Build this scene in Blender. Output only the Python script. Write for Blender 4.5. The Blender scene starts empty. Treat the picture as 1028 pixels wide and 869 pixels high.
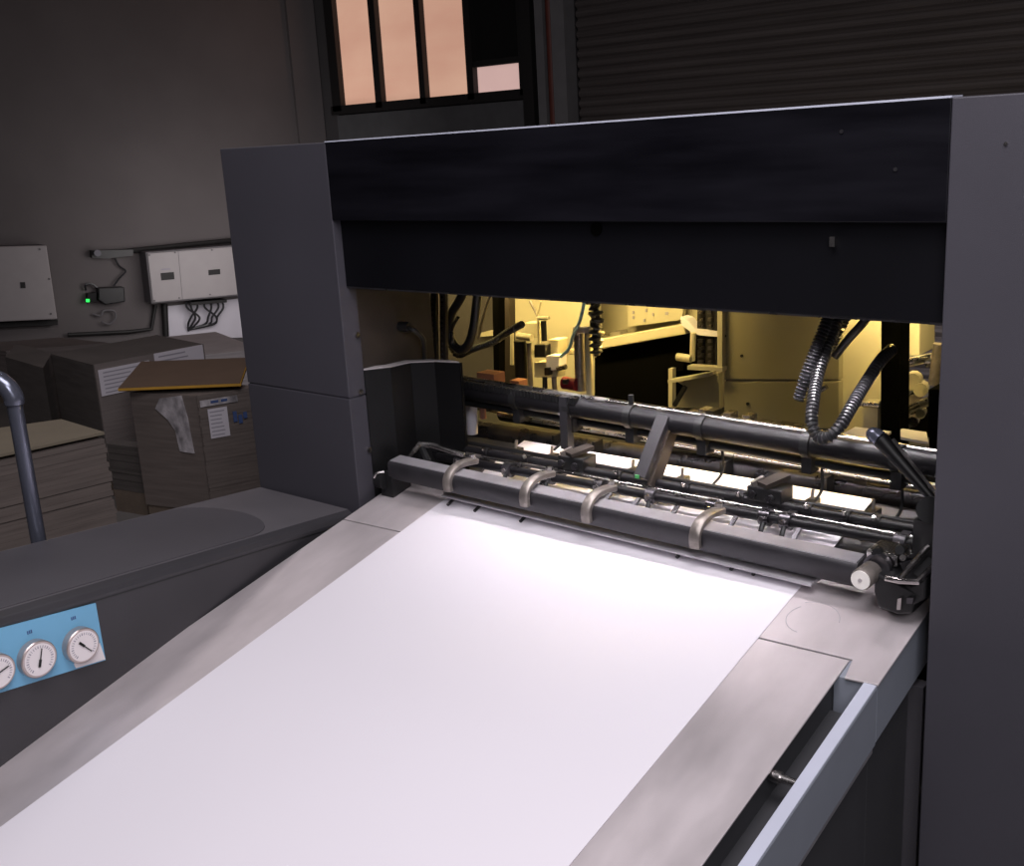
import bpy, bmesh, math, random
from mathutils import Vector, Matrix
random.seed(7)
COL = bpy.context.scene.collection
# ---------------------------------------------------------------- camera
W, H, F = 1028, 869, 1112.54
RX = Vector((0.76382117, -0.124932, 0.6332213)); RY = Vector((0.64301049, 0.23212899, -0.72983124)); RZ = Vector((-0.05580974, 0.96462849, 0.25763762))
RM = Matrix((RX, RY, RZ))
CAM = Vector((1.4302, -1.889, 1.744))
def ray(x, y): return RM @ Vector((x - W / 2, H / 2 - y, -F)).normalized()
def at(x, y, X=None, Y=None, Z=None):
    """point seen at pixel x,y on the plane X=.. / Y=.. / Z=.. of the real place"""
    r = ray(x, y)
    t = (X - CAM.x) / r.x if X is not None else (Y - CAM.y) / r.y if Y is not None else (Z - CAM.z) / r.z
    return CAM + r * t
cd = bpy.data.cameras.new('camera'); cam = bpy.data.objects.new('camera', cd); COL.objects.link(cam)
cd.sensor_width = 36; cd.lens = F / W * 36; cd.clip_start = 0.02
cam.matrix_world = Matrix.Translation(CAM) @ RM.to_4x4()
bpy.context.scene.camera = cam

# ---------------------------------------------------------------- materials
def mat(name, col, rough=.5, metal=0, noise=0, nscale=8, stretch=(1, 1, 1), bump=0, bscale=200, spec=.5, rvar=0, coat=0, emit=None, estr=0, alpha=None):
    m = bpy.data.materials.new(name); m.use_nodes = True
    nt = m.node_tree; b = nt.nodes['Principled BSDF']
    b.inputs['Roughness'].default_value = rough; b.inputs['Metallic'].default_value = metal
    b.inputs['Specular IOR Level'].default_value = spec
    b.inputs['Coat Weight'].default_value = coat
    tc = nt.nodes.new('ShaderNodeTexCoord'); mp = nt.nodes.new('ShaderNodeMapping')
    mp.inputs['Scale'].default_value = stretch
    nt.links.new(tc.outputs['Object'], mp.inputs['Vector'])
    n = nt.nodes.new('ShaderNodeTexNoise'); n.inputs['Scale'].default_value = nscale; n.inputs['Detail'].default_value = 6
    nt.links.new(mp.outputs['Vector'], n.inputs['Vector'])
    cr = nt.nodes.new('ShaderNodeValToRGB')
    lo = [max(0, c * (1 - noise)) for c in col]; hi = [min(1, c * (1 + noise)) for c in col]
    cr.color_ramp.elements[0].position = .3; cr.color_ramp.elements[1].position = .7
    cr.color_ramp.elements[0].color = (*lo, 1); cr.color_ramp.elements[1].color = (*hi, 1)
    nt.links.new(n.outputs['Fac'], cr.inputs['Fac']); nt.links.new(cr.outputs['Color'], b.inputs['Base Color'])
    if rvar:
        mr = nt.nodes.new('ShaderNodeMapRange'); mr.inputs['To Min'].default_value = max(0, rough - rvar); mr.inputs['To Max'].default_value = min(1, rough + rvar)
        mr.inputs['From Min'].default_value = .3; mr.inputs['From Max'].default_value = .7
        nt.links.new(n.outputs['Fac'], mr.inputs['Value']); nt.links.new(mr.outputs['Result'], b.inputs['Roughness'])
    if bump:
        n2 = nt.nodes.new('ShaderNodeTexNoise'); n2.inputs['Scale'].default_value = bscale
        nt.links.new(mp.outputs['Vector'], n2.inputs['Vector'])
        bp = nt.nodes.new('ShaderNodeBump'); bp.inputs['Strength'].default_value = bump; bp.inputs['Distance'].default_value = .002
        nt.links.new(n2.outputs['Fac'], bp.inputs['Height']); nt.links.new(bp.outputs['Normal'], b.inputs['Normal'])
    if emit:
        nt.links.new(cr.outputs['Color'], b.inputs['Emission Color']); b.inputs['Emission Strength'].default_value = estr
    if alpha is not None: b.inputs['Alpha'].default_value = alpha
    return m
M = {}
M['charcoal'] = mat('charcoal_paint', (.060, .057, .070), .5, noise=.07, nscale=3, bump=.25, bscale=900, spec=.4)
M['charcoal_top'] = mat('charcoal_textured', (.074, .070, .080), .42, noise=.12, nscale=2.5, bump=.35, bscale=700, spec=.45)
M['console'] = mat('console_paint', (.040, .038, .043), .42, noise=.1, nscale=4, bump=.3, bscale=700, spec=.45)
M['dusty'] = mat('dusty_console_top', (.105, .098, .108), .5, noise=.12, nscale=5, bump=.35, bscale=700, spec=.4)  # paler colour for the console top
M['hood'] = mat('hood_black', (.0044, .0042, .0066), .44, noise=.4, nscale=3, stretch=(1, 1, 8), rvar=.1, spec=.16)
M['hood_low'] = mat('hood_lower_black', (.0036, .0036, .0054), .55, noise=.2, nscale=4, spec=.15)
M['black'] = mat('black_metal', (.012, .012, .013), .4, noise=.2, spec=.5)
M['blackgloss'] = mat('black_gloss', (.004, .004, .0044), .45, noise=.2, spec=.25)
M['rubber'] = mat('black_rubber', (.030, .030, .034), .34, noise=.2, spec=.7)
M['void'] = mat('dark_recess', (.0015, .0015, .0012), .9, spec=.03)  # near-black; paints the dark of recess and hole, also black parts
M['tubeblack'] = mat('tube_black_gloss', (.0085, .008, .0095), .42, noise=.2, spec=.32)
M['lip'] = mat('grey_lip_steel', (.45, .43, .46), .38, metal=.5, noise=.15, nscale=12)
M['postpaint'] = mat('dark_post_paint', (.028, .027, .031), .45, spec=.4)
M['darksteel'] = mat('dark_steel', (.11, .105, .115), .3, metal=.85, noise=.25, nscale=14, rvar=.1)
M['barsteel'] = mat('bar_steel', (.040, .038, .043), .42, metal=.3, noise=.2, nscale=14, rvar=.08)
M['steel'] = mat('bright_steel', (.62, .59, .58), .26, metal=1, noise=.12, nscale=20, rvar=.08)
M['hook'] = mat('hook_steel', (.27, .24, .22), .45, metal=.6, noise=.25, nscale=40, rvar=.1)
M['plate'] = mat('table_plate_steel', (.60, .545, .56), .46, metal=.45, noise=.13, nscale=5, stretch=(2.2, .9, 1), rvar=.07, bump=.1, bscale=350)
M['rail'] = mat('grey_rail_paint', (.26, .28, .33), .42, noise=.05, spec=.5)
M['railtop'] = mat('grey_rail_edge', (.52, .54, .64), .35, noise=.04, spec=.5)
M['sidepanel'] = mat('side_panel_paint', (.052, .052, .057), .5, noise=.08, spec=.4)
M['paper'] = mat('white_paper', (.80, .765, .82), .75, noise=.008, nscale=2, spec=.2)
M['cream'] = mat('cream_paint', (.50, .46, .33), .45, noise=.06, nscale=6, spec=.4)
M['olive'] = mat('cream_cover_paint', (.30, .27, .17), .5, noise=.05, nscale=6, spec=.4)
M['innerwall'] = mat('worn_inner_steel', (.050, .040, .034), .5, metal=.3, noise=.35, nscale=5, rvar=.1)
M['copper'] = mat('copper_brown', (.24, .11, .075), .5, noise=.1)
M['red'] = mat('dark_red_plastic', (.14, .006, .016), .45)
M['cyan'] = mat('pale_cyan_tube', (.40, .68, .80), .35)
M['green'] = mat('green_marker', (.08, .38, .12), .5)
M['whitepaint'] = mat('white_roll', (.70, .67, .74), .5, noise=.03)
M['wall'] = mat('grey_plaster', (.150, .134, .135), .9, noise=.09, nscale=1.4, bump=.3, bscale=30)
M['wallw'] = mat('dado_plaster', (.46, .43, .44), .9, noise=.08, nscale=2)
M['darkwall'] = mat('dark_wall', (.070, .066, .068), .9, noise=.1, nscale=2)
M['floor'] = mat('concrete_floor', (.14, .13, .125), .7, noise=.2, nscale=2, bump=.2, bscale=40)
M['shutter'] = mat('shutter_steel', (.125, .108, .104), .5, metal=.3, noise=.15, nscale=3, stretch=(.3, 1, 8), rvar=.08)
M['cabinet'] = mat('cabinet_white', (.38, .35, .355), .5, noise=.03)
M['cabinetside'] = mat('cabinet_side', (.15, .14, .15), .6)
M['frame'] = mat('window_frame_black', (.012, .011, .011), .6)
M['pane'] = mat('lit_pane', (.98, .53, .38), .6, noise=.13, nscale=1.6, stretch=(.6, 1, 1.6), emit=True, estr=.52)
M['pane2'] = mat('pale_lit_pane', (.90, .60, .55), .6, noise=.05, nscale=2, emit=True, estr=.56)
M['darkpane'] = mat('dark_pane', (.010, .010, .010), .2, spec=.5)
M['jamb'] = mat('grey_jamb', (.17, .165, .17), .6, noise=.08)
M['redpipe'] = mat('oxide_red_pipe', (.13, .032, .022), .55, noise=.15)
M['card'] = mat('cardboard', (.155, .126, .114), .75, noise=.16, nscale=5, stretch=(1, 1, 14))
M['carddark'] = mat('wrapped_dark_stack', (.105, .092, .086), .6, noise=.15, nscale=5, stretch=(1, 1, 8))
M['cardlight'] = mat('greige_stack', (.19, .16, .152), .7, noise=.12, nscale=4, stretch=(1, 1, 20))
M['tan'] = mat('tan_board', (.135, .088, .060), .7, noise=.08, nscale=6)
M['tan2'] = mat('pale_tan_board', (.22, .185, .135), .7, noise=.06, nscale=6)
M['tanedge'] = mat('board_yellow_edge', (.55, .30, .04), .6, noise=.1)
M['film'] = mat('stretch_film', (.40, .37, .39), .3, noise=.6, nscale=14, stretch=(1.5, 1.5, 1), spec=.7, bump=1, bscale=60)
M['label'] = mat('paper_label', (.66, .62, .68), .6)
M['ink'] = mat('grey_ink', (.34, .32, .37), .7)
M['blueink'] = mat('blue_ink', (.05, .09, .24), .7)
M['whitewrap'] = mat('white_wrapped_stack', (.62, .57, .58), .6, noise=.08, nscale=7, stretch=(1, 1, 10))
M['pallet'] = mat('pallet_wood', (.17, .13, .10), .8, noise=.2, nscale=8)
M['blue'] = mat('gauge_panel_blue', (.165, .42, .64), .45, noise=.04)
M['bezel'] = mat('gauge_bezel', (.52, .44, .42), .3, metal=.7)
M['dial'] = mat('gauge_dial', (.82, .76, .77), .5)
M['needle'] = mat('gauge_needle', (.02, .02, .02), .5)
M['post'] = mat('blue_grey_post', (.17, .18, .235), .25, metal=.7, noise=.1)
M['led'] = mat('green_led', (.02, .9, .10), .4, emit=True, estr=1.6)
M['knobwhite'] = mat('pale_knob_face', (.90, .87, .82), .4, noise=.06, nscale=40)

# ---------------------------------------------------------------- geometry helpers
def link(name, bm, m, parent=None, smooth=False, bevel=0):
    bmesh.ops.recalc_face_normals(bm, faces=bm.faces)
    me = bpy.data.meshes.new(name); bm.to_mesh(me); bm.free()
    if smooth:
        for p in me.polygons: p.use_smooth = True
        try: me.set_sharp_from_angle(angle=math.radians(40))
        except Exception: pass
    o = bpy.data.objects.new(name, me); COL.objects.link(o); me.materials.append(m)
    if parent is not None:
        o.parent = parent; o.matrix_parent_inverse = Matrix.Identity(4)
        base = parent
        off = Vector((0, 0, 0))
        while base is not None: off += base.location; base = base.parent
        me.transform(Matrix.Translation(-off))
    if bevel:
        b = o.modifiers.new('bevel', 'BEVEL'); b.width = bevel; b.segments = 2; b.limit_method = 'ANGLE'
    return o
def B(): return bmesh.new()
def box(bm, x0, x1, y0, y1, z0, z1):
    v = [bm.verts.new((x, y, z)) for x in (x0, x1) for y in (y0, y1) for z in (z0, z1)]
    for f in ((0, 1, 3, 2), (4, 6, 7, 5), (0, 4, 5, 1), (2, 3, 7, 6), (0, 2, 6, 4), (1, 5, 7, 3)): bm.faces.new([v[i] for i in f])
    return bm
def hexa(bm, lo, hi):
    """solid between two matching polygons"""
    a = [bm.verts.new(p) for p in lo]; b = [bm.verts.new(p) for p in hi]; n = len(a)
    bm.faces.new(a[::-1]); bm.faces.new(b)
    for i in range(n): bm.faces.new((a[i], a[(i + 1) % n], b[(i + 1) % n], b[i]))
    return bm
def ext(bm, pts, d):
    d = Vector(d); return hexa(bm, pts, [Vector(p) + d for p in pts])
def tube(bm, pts, r, n=12, ribs=0, rib=.15, closed=True):
    """round tube along points; r number or list; ribs > 0 gives a corrugated hose"""
    P = [Vector(p) for p in pts]
    if ribs:
        Q = []; L = [0]
        for a, b in zip(P, P[1:]): L.append(L[-1] + (b - a).length)
        N = ribs * 4
        for k in range(N + 1):
            s = L[-1] * k / N; i = 0
            while i < len(L) - 2 and L[i + 1] < s: i += 1
            Q.append(P[i].lerp(P[i + 1], (s - L[i]) / max(1e-9, L[i + 1] - L[i])))
        rr = [r * (1 + (rib if k % 4 in (1, 2) else -rib)) for k in range(N + 1)]; P = Q
    else: rr = r if isinstance(r, (list, tuple)) else [r] * len(P)
    rings = []; up = None
    for i, p in enumerate(P):
        d = (P[min(i + 1, len(P) - 1)] - P[max(i - 1, 0)]).normalized()
        if up is None:
            up = d.orthogonal().normalized()
        up = (up - d * up.dot(d)).normalized(); s = d.cross(up)
        rings.append([bm.verts.new(p + (up * math.cos(a) + s * math.sin(a)) * rr[i]) for a in [2 * math.pi * k / n for k in range(n)]])
    for a, b in zip(rings, rings[1:]):
        for k in range(n): bm.faces.new((a[k], a[(k + 1) % n], b[(k + 1) % n], b[k]))
    if closed: bm.faces.new(rings[0][::-1]); bm.faces.new(rings[-1])
    return bm
def bar(bm, a, b, w, h, up=(0, 0, 1)):
    """rectangular bar from a to b, width w (sideways), height h (along up)"""
    a = Vector(a); b = Vector(b); d = (b - a).normalized(); u = Vector(up); u = (u - d * u.dot(d)).normalized(); s = d.cross(u)
    q = [s * w / 2 + u * h / 2, -s * w / 2 + u * h / 2, -s * w / 2 - u * h / 2, s * w / 2 - u * h / 2]
    return hexa(bm, [a + k for k in q], [b + k for k in q])
def curve(pts, n=8):
    P = [Vector(p) for p in pts]; P = [2 * P[0] - P[1]] + P + [2 * P[-1] - P[-2]]; out = []
    for i in range(1, len(P) - 2):
        for k in range(n):
            t = k / n; a, b, c, d = P[i - 1:i + 3]
            out.append(.5 * ((2 * b) + (c - a) * t + (2 * a - 5 * b + 4 * c - d) * t * t + (3 * b - a - 3 * c + d) * t ** 3))
    out.append(P[-2]); return out
def tag(o, label, cat=None, group=None, kind=None):
    if label: o['label'] = label
    if cat: o['category'] = cat
    if group: o['group'] = group
    if kind: o['kind'] = kind
    return o
def thing(name, loc, label, cat, group=None):
    o = bpy.data.objects.new(name, None); COL.objects.link(o); o.location = loc; o.empty_display_size = .05
    return tag(o, label, cat, group)
def struct(name, bm, m, parent=None, label=None, **k):
    o = link(name, bm, m, parent, **k)
    if parent is None: o['kind'] = 'structure'
    if label: o['label'] = label
    return o

# ================================================================ SETTING
YW = 5.5
struct('floor', box(B(), -14, 5, -5, 7, -.1, 0), M['floor'], label='grey concrete workshop floor')
# back wall with the window and roller door; corner with the left wall
cx0 = at(322, 105, Y=YW).x
def wx(px, py=100): return at(px, py, Y=YW).x
def wz(px, py): return at(px, py, Y=YW).z
wl, wr = wx(340), wx(531)
wz0 = at(437, 101, Y=YW).z
ZT = 5.2
bm = B(); box(bm, cx0, wl, YW, YW + .25, 0, ZT); box(bm, wl, wr, YW, YW + .25, 0, wz0); box(bm, wr, wx(576), YW, YW + .25, 0, ZT)
box(bm, wx(576), 4, YW + .12, YW + .25, 0, ZT); box(bm, wl, wr, YW, YW + .25, 4.4, ZT)
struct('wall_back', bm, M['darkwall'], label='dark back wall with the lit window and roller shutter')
# left wall, running back towards the camera side
ld = -ray(2300, 34); ld.z = 0; ld.normalize(); ln = Vector((-ld.y, ld.x, 0))
c0 = Vector((cx0, YW, 0)); c1 = c0 + ld * 9
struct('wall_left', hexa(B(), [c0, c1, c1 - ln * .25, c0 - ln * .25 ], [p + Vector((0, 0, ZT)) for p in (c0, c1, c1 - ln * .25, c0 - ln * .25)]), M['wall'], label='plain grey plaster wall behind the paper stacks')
def lw(px, py, off=0.0):
    """point on the left wall plane (off metres in front of it)"""
    r = ray(px, py); p0 = c0 + ln * off; t = (p0 - CAM).dot(ln) / r.dot(ln); return CAM + r * t
# vertical pilaster seams near the corner
bm = B(); a = lw(299, 140); 
hexa(bm, [c0 + ln * .002, c0 + ln * .05, a.xy.to_3d() + ln * .05, a.xy.to_3d() + ln * .002], [p + Vector((0, 0, ZT)) for p in (c0 + ln * .002, c0 + ln * .05, a.xy.to_3d() + ln * .05, a.xy.to_3d() + ln * .002)])
struct('trim_1', bm, M['wall'], label='shallow pilaster in the corner left of the window')
# window
win = thing('window_1', (wl, YW, wz0), 'tall industrial window with peach lit panes and black mullions', 'window'); win['kind'] = 'structure'; del win['category']
bm = B()
YF = YW - .03
panes = [(346.5, 381.5), (387.8, 426.4), (432, 474)]
zt = 4.4
def vbar(bm, p0, p1, z0, z1, y0=YF - .03, y1=YW + .06): box(bm, wx(p0), wx(p1), y0, y1, z0, z1)
for a, b in ((338, 346.5), (381.5, 387.8), (426.4, 432), (474.5, 481), (527, 534)): vbar(bm, a, b, wz0 - .02, zt)
box(bm, wx(336), wx(534), YF - .03, YW + .06, wz0 - .05, wz0 + .03)
box(bm, wx(481), wx(527), YF - .02, YW + .05, wz(504, 65), wz(504, 65) + .05)
link('window_frame', bm, M['frame'], win)
for a, b in panes:
    link('pane', box(B(), wx(a) - .02, wx(b) + .02, YW, YW + .02, wz0, zt), M['pane'], win)
link('pane', box(B(), wx(481) - .02, wx(527) + .02, YW, YW + .02, wz0, wz(504, 65)), M['pane2'], win)['label'] = 'pale pinkish lower pane'
link('pane', box(B(), wx(481) - .02, wx(527) + .02, YW, YW + .02, wz(504, 65), zt), M['darkpane'], win)['label'] = 'black upper pane'
# wall band under the window, columns, red pipe
struct('trim_2', box(B(), wl, wr, YW - .04, YW, 1.2, wz0 - .06), mat('sill_grey', (.10, .10, .105), .8, noise=.1), label='dark grey band below the window')
struct('trim_3', box(B(), wx(534.5), wx(545), YW - .12, YW, 0, ZT), M['frame'], label='black column between window and grey jamb')
struct('trim_4', box(B(), wx(548), wx(556), YW - .10, YW, 0, ZT), M['jamb'], label='narrow grey jamb left of the red downpipe')
struct('trim_5', tube(B(), [(wx(561), YW - .07, 0), (wx(561), YW - .07, ZT)], .035, 12), M['redpipe'], smooth=True, label='oxide red vertical downpipe')
struct('trim_6', box(B(), wx(567), wx(580), YW - .14, YW, 0, ZT), M['jamb'], label='grey guide rail beside the roller shutter')
# roller shutter
bm = B(); x0, x1 = wx(581), 4.0; pitch = .0745; k = 0; z = 0; prev = None
prof = []
while z < ZT - .1:
    for dz, dy in ((0, 0), (.012, -.014), (.030, -.022), (.048, -.014), (.060, 0), (.067, .006)): prof.append((YW + .02 + dy, z + dz))
    z += pitch
va = [bm.verts.new((x0, y, z)) for y, z in prof]; vb = [bm.verts.new((x1, y, z)) for y, z in prof]
for i in range(len(prof) - 1): bm.faces.new((va[i], vb[i], vb[i + 1], va[i + 1]))
struct('door_1', bm, M['shutter'], label='dark steel roller shutter closed behind the press')
# ceiling far above, keeps the hall dark
struct('ceiling', box(B(), -14, 5, -5, 7, ZT, ZT + .1), M['darkwall'], label='dark workshop ceiling')

# ---- things on the left wall
def wallbox(name, px, dep, m, label, cat, parts):
    """box on left wall, px = four pixel corners TL TR BR BL of its front"""
    q = [lw(x, y, dep) for x, y in px]
    t = thing(name, q[3] - ln * dep, label, cat)
    bk = [p - ln * (dep - .004) for p in q]
    link('body', hexa(B(), bk, q), m, t, bevel=.008)
    parts(t, q); return t
def uv(q, u, v, off=0): # u right 0..1, v down 0..1
    return (q[0].lerp(q[1], u)).lerp(q[3].lerp(q[2], u), v) + ln * off
def patch(q, u0, u1, v0, v1, o0, o1):
    r = [uv(q, u0, v0, o0), uv(q, u1, v0, o0), uv(q, u1, v1, o0), uv(q, u0, v1, o0)]
    return hexa(B(), r, [p + ln * (o1 - o0) for p in r])
def inv_parts(t, q):
    link('cover', patch(q, .015, .985, .03, .97, 0, .012), M['cabinet'], t, bevel=.004)
    link('display', patch(q, .12, .25, .42, .56, .012, .018), M['frame'], t)
    link('logo_strip', patch(q, .13, .22, .34, .37, .012, .015), M['ink'], t)
    link('display', patch(q, .60, .72, .44, .54, .012, .018), M['frame'], t)
    link('cover_seam', patch(q, .31, .315, .03, .97, .012, .0135), M['cabinetside'], t)
    for u, v in ((.03, .06), (.28, .05), (.03, .94), (.28, .93), (.65, .06), (.6, .92)):
        a = uv(q, u, v, .012); link('screw', tube(B(), [a, a + ln * .006], .008, 8), M['cabinetside'], t)
inv = wallbox('inverter_cabinet', [(146, 253), (246, 245), (248, 296), (152, 305)], .22, M['cabinetside'], 'long white electrical cabinet with two dark displays and cables below', 'electrical cabinet', inv_parts)
def swi_parts(t, q):
    link('cover', patch(q, -.3, 1.0, 0, 1, 0, .03), M['cabinet'], t, bevel=.01)
    link('lock', patch(q, .60, .66, .48, .56, .03, .036), M['frame'], t)
    for u, v in ((.9, .05), (.97, .45), (.93, .92), (.3, .06)):
        a = uv(q, u, v, .03); link('screw', tube(B(), [a, a + ln * .006], .009, 8), M['cabinetside'], t)
wallbox('switch_cabinet', [(-30, 248), (46, 246), (57, 320), (-30, 324)], .2, M['cabinetside'], 'white wall cabinet cut off by the left edge above the stacks', 'electrical cabinet', swi_parts)
link('mounting_rail', patch([lw(-30, 325, .1), lw(58, 321, .1), lw(58, 326, .1), lw(-30, 330, .1)], 0, 1, 0, 1, -.1, 0), M['frame'], None)
tag(bpy.data.objects['mounting_rail'], 'black mounting rail under the left white cabinet', 'rail')
# cable conduit above, cables, charger
tag(link('conduit', tube(B(), [lw(92, 255, .06), lw(128, 252, .06), lw(175, 247, .06), lw(236, 241, .06)], .022, 8), M['frame'], smooth=True), 'dark cable conduit running along the wall above the long white cabinet', 'conduit')
cc = thing('wall_clamp', lw(100, 255, .0), 'small black clamp at the left end of the conduit', 'clamp')
link('clamp_body', ext(B(), [lw(x, y, 0) for x, y in ((90, 251), (131, 250), (131, 256), (104, 259), (90, 258))], ln * .09), M['black'], cc)
link('clamp_head', tube(B(), [lw(98, 254, .08), lw(98, 254, .13)], .03, 12), M['darksteel'], cc)
ad = thing('power_adapter', lw(109, 296, 0), 'black power adapter with a lit green lamp on the wall', 'adapter')
link('adapter_body', ext(B(), [lw(x, y, .01) for x, y in ((96, 288), (122, 287), (123, 302), (103, 305), (96, 300))], ln * .1), M['black'], ad, bevel=.01)
link('plug', ext(B(), [lw(x, y, .01) for x, y in ((86, 294), (95, 293), (95, 302), (86, 303))], ln * .07), M['blackgloss'], ad)
link('lamp', ext(B(), [lw(x, y, .07) for x, y in ((86.3, 300), (89.6, 300), (89.6, 303), (86.3, 303))], ln * .012), M['led'], ad)['label'] = 'green indicator lamp'
link('cable', tube(B(), curve([lw(86, 291, .03), lw(86, 286, .05), lw(92, 285, .05), lw(98, 289, .05)]), .010, 6), M['rubber'], ad, smooth=True)
tag(link('cable', tube(B(), curve([lw(115, 258, .04), lw(119, 266, .04), lw(126, 272, .04), lw(120, 279, .04), lw(114, 287, .05)]), .008, 6), M['rubber'], smooth=True), 'thin dark cable wriggling from the clamp down to the black adapter', 'cable')
tag(link('cable', tube(B(), curve([lw(93, 315, .03), lw(101, 317, .05), lw(104, 312, .05), lw(114, 312, .05), lw(116, 319, .05), lw(110, 325, .05), lw(102, 323, .05)]), .009, 6), M['cabinetside'], smooth=True), 'curled grey cable loop on the wall below the black adapter', 'cable')
for k, (xa, xb) in enumerate(((187, 196), (191, 192), (197, 188), (205, 213), (211, 205), (218, 209), (223, 214))):
    o = link('cable', tube(B(), curve([lw(xa, 302, .12), lw(xa + 1, 309, .14), lw(xb + 4, 318, .12), lw(xb + 1, 325, .08), lw(189, 332 - k * .25, .04)]), .010, 6), M['rubber'], smooth=True)
    tag(o, 'one of the black cables hanging in a fan under the long cabinet', 'cable', 'cables under the long white cabinet')
tag(link('cable_gland_strip', ext(B(), [lw(186, 302, .02), lw(222, 299, .02), lw(222, 302, .02), lw(186, 305, .02)], ln * .16), M['frame']), 'black gland strip on the underside of the long white cabinet', 'strip')
st = thing('pipe_stand', lw(166, 340, .0), 'black upright conduit dropping from the left end of the long cabinet', 'conduit')
link('tube', tube(B(), [lw(165, 305, .05), lw(167, 343, .05)], .028, 10), M['frame'], st, smooth=True)
tag(link('conduit', tube(B(), [lw(156, 306, .04), lw(152, 330, .04), lw(130, 333, .04), lw(68, 336, .04)], .018, 8), M['frame'], smooth=True), 'thin grey conduit turning along the wall behind the stacks', 'conduit')
tag(link('backing_board', ext(B(), [lw(x, y, .002) for x, y in ((168, 307), (262, 297), (266, 338), (169, 340))], ln * .02), M['whitepaint'].copy()), 'pale backing board on the wall under the long white cabinet', 'board')

# ---- pallet stacks on the floor
def pile(name, fc, le, re, z, m, label, group='palletised stacks by the wall', layers=26, jit=.006, zbot=.12, side=None):
    """fc = front top corner pixel, le/re = left and right top corner pixels, z = height of its top"""
    a = at(*fc, Z=z); l = at(*le, Z=z); r = at(*re, Z=z); b = l + r - a
    t = thing(name, Vector((a.x, a.y, 0)), label, 'paper stack', group)
    bm = B(); h = (z - zbot) / layers
    cen = (l + r) / 2
    for k in range(layers):
        z0 = zbot + k * h; o = Vector((random.uniform(-jit, jit), random.uniform(-jit, jit), 0)); s = 1 + random.uniform(-jit, jit) * .8
        q = [cen + (p - cen) * s + o for p in (a, r, b, l)]
        hexa(bm, [Vector((p.x, p.y, z0)) for p in q], [Vector((p.x, p.y, z0 + h * .975)) for p in q])
    link('sheets', bm, m, t)
    bm = B(); q = [cen + (p - cen) * 1.0 for p in (a, r, b, l)]
    hexa(bm, [Vector((p.x, p.y, .09)) for p in q], [Vector((p.x, p.y, zbot)) for p in q])
    for w in (0, .45, .9):
        s0 = a.lerp(r, w); s1 = a.lerp(r, w + .1); e0 = l.lerp(b, w); e1 = l.lerp(b, w + .1)
        hexa(bm, [Vector((p.x, p.y, 0)) for p in (s0, s1, e1, e0)], [Vector((p.x, p.y, .09)) for p in (s0, s1, e1, e0)])
    link('pallet', bm, M['pallet'], t)
    return t, a, l, r, b
def facepatch(a, r, u0, u1, d0, d1, th=.004):
    """slab on the vertical face a->r: u along it, d metres below the top"""
    n = (r - a).cross(Vector((0, 0, 1))).normalized()
    if n.dot(CAM - a) < 0: n = -n
    n = Vector((n.x, n.y, 0)).normalized()
    p = [a.lerp(r, u) + Vector((0, 0, -d)) + n * .006 for u, d in ((u0, d0), (u1, d0), (u1, d1), (u0, d1))]
    return ext(B(), p, n * th), n, p
def shipping_label(t, a, r, u0, u1, d0, d1, lines=5):
    bm, n, p = facepatch(a, r, u0, u1, d0, d1); o = link('shipping_label', bm, M['label'], t); o['label'] = 'white printed label'
    bm = B()
    for k in range(lines):
        v = (k + .7) / (lines + .6); w = random.uniform(.55, .9)
        f = lambda u, vv: p[0].lerp(p[1], u).lerp(p[3].lerp(p[2], u), vv) + n * .0042
        ext(bm, [f(.08, v), f(.08 + w * .85, v), f(.08 + w * .85, v + .25 / lines), f(.08, v + .25 / lines)], n * .0008)
    link('print', bm, M['ink'], o)

# far row first
tB, a, l, r, b = pile('paper_stack', (6, 352), (-40, 346), (110, 344), .42, M['cardlight'], 'long low greige stack along the wall behind all others', jit=.003)
tC, a, l, r, b = pile('paper_stack', (43, 369), (5, 358), (52, 354), .70, M['carddark'], 'dark film-wrapped stack at the far left behind the grey post', jit=.0004)
bm, n, p = facepatch(a, l, .1, .75, .1, .55); 
bm.free()
tD, a, l, r, b = pile('paper_stack', (93, 366), (51, 355), (203, 345), .72, M['carddark'], 'tall boxed stack with a dark left side and two white labels', jit=.0004)
bm, n, p = facepatch(a, r, .0, 1.0, .0, .6, .01); link('wrap', bm, M['cardlight'], tD)  # right face slab in a lighter colour than the left face
shipping_label(tD, a + n * .014, r + n * .014, .02, .47, .03, .17, 6); shipping_label(tD, a + n * .014, r + n * .014, .52, .98, .00, .09, 3)
tE, a, l, r, b = pile('paper_stack', (205, 356), (165, 338), (262, 350), .40, M['whitewrap'], 'white wrapped stack half hidden by the left press column', jit=.004)
tF, a, l, r, b = pile('paper_stack', (139, 449), (107, 445), (150, 445), .36, M['carddark'], 'low grey stack in the gap between the two front stacks', jit=.002)
# front stack with tan board on top
tG, a, l, r, b = pile('paper_stack', (198, 397), (132, 393), (262, 387), .68, M['card'], 'film-wrapped front stack with white labels under the tan board', layers=30, jit=.0035)
bm, n, p = facepatch(a, l, -.0, 1.0, .0, .56, .006); o = link('wrap', bm, M['card'], tG); o['label'] = 'clear film around the left side'
nl = n; f = lambda u, d: a.lerp(l, u) + Vector((0, 0, -d)) + nl * .014
link('film_crease', ext(B(), [f(.2, 0), f(.53, .02), f(.62, .07), f(.45, .12), f(.36, .17), f(.33, .27), f(.12, .275), f(.15, .1)], nl * .006), M['film'], tG)['label'] = 'crumpled bright stretch film'
shipping_label(tG, a, r, .12, .42, .07, .21, 7); shipping_label(tG, a, r, .80, 1.0, .02, .2, 3)
bm, n, p = facepatch(a, r, .02, .6, .025, .055); link('tape', bm, M['film'], tG)
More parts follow.
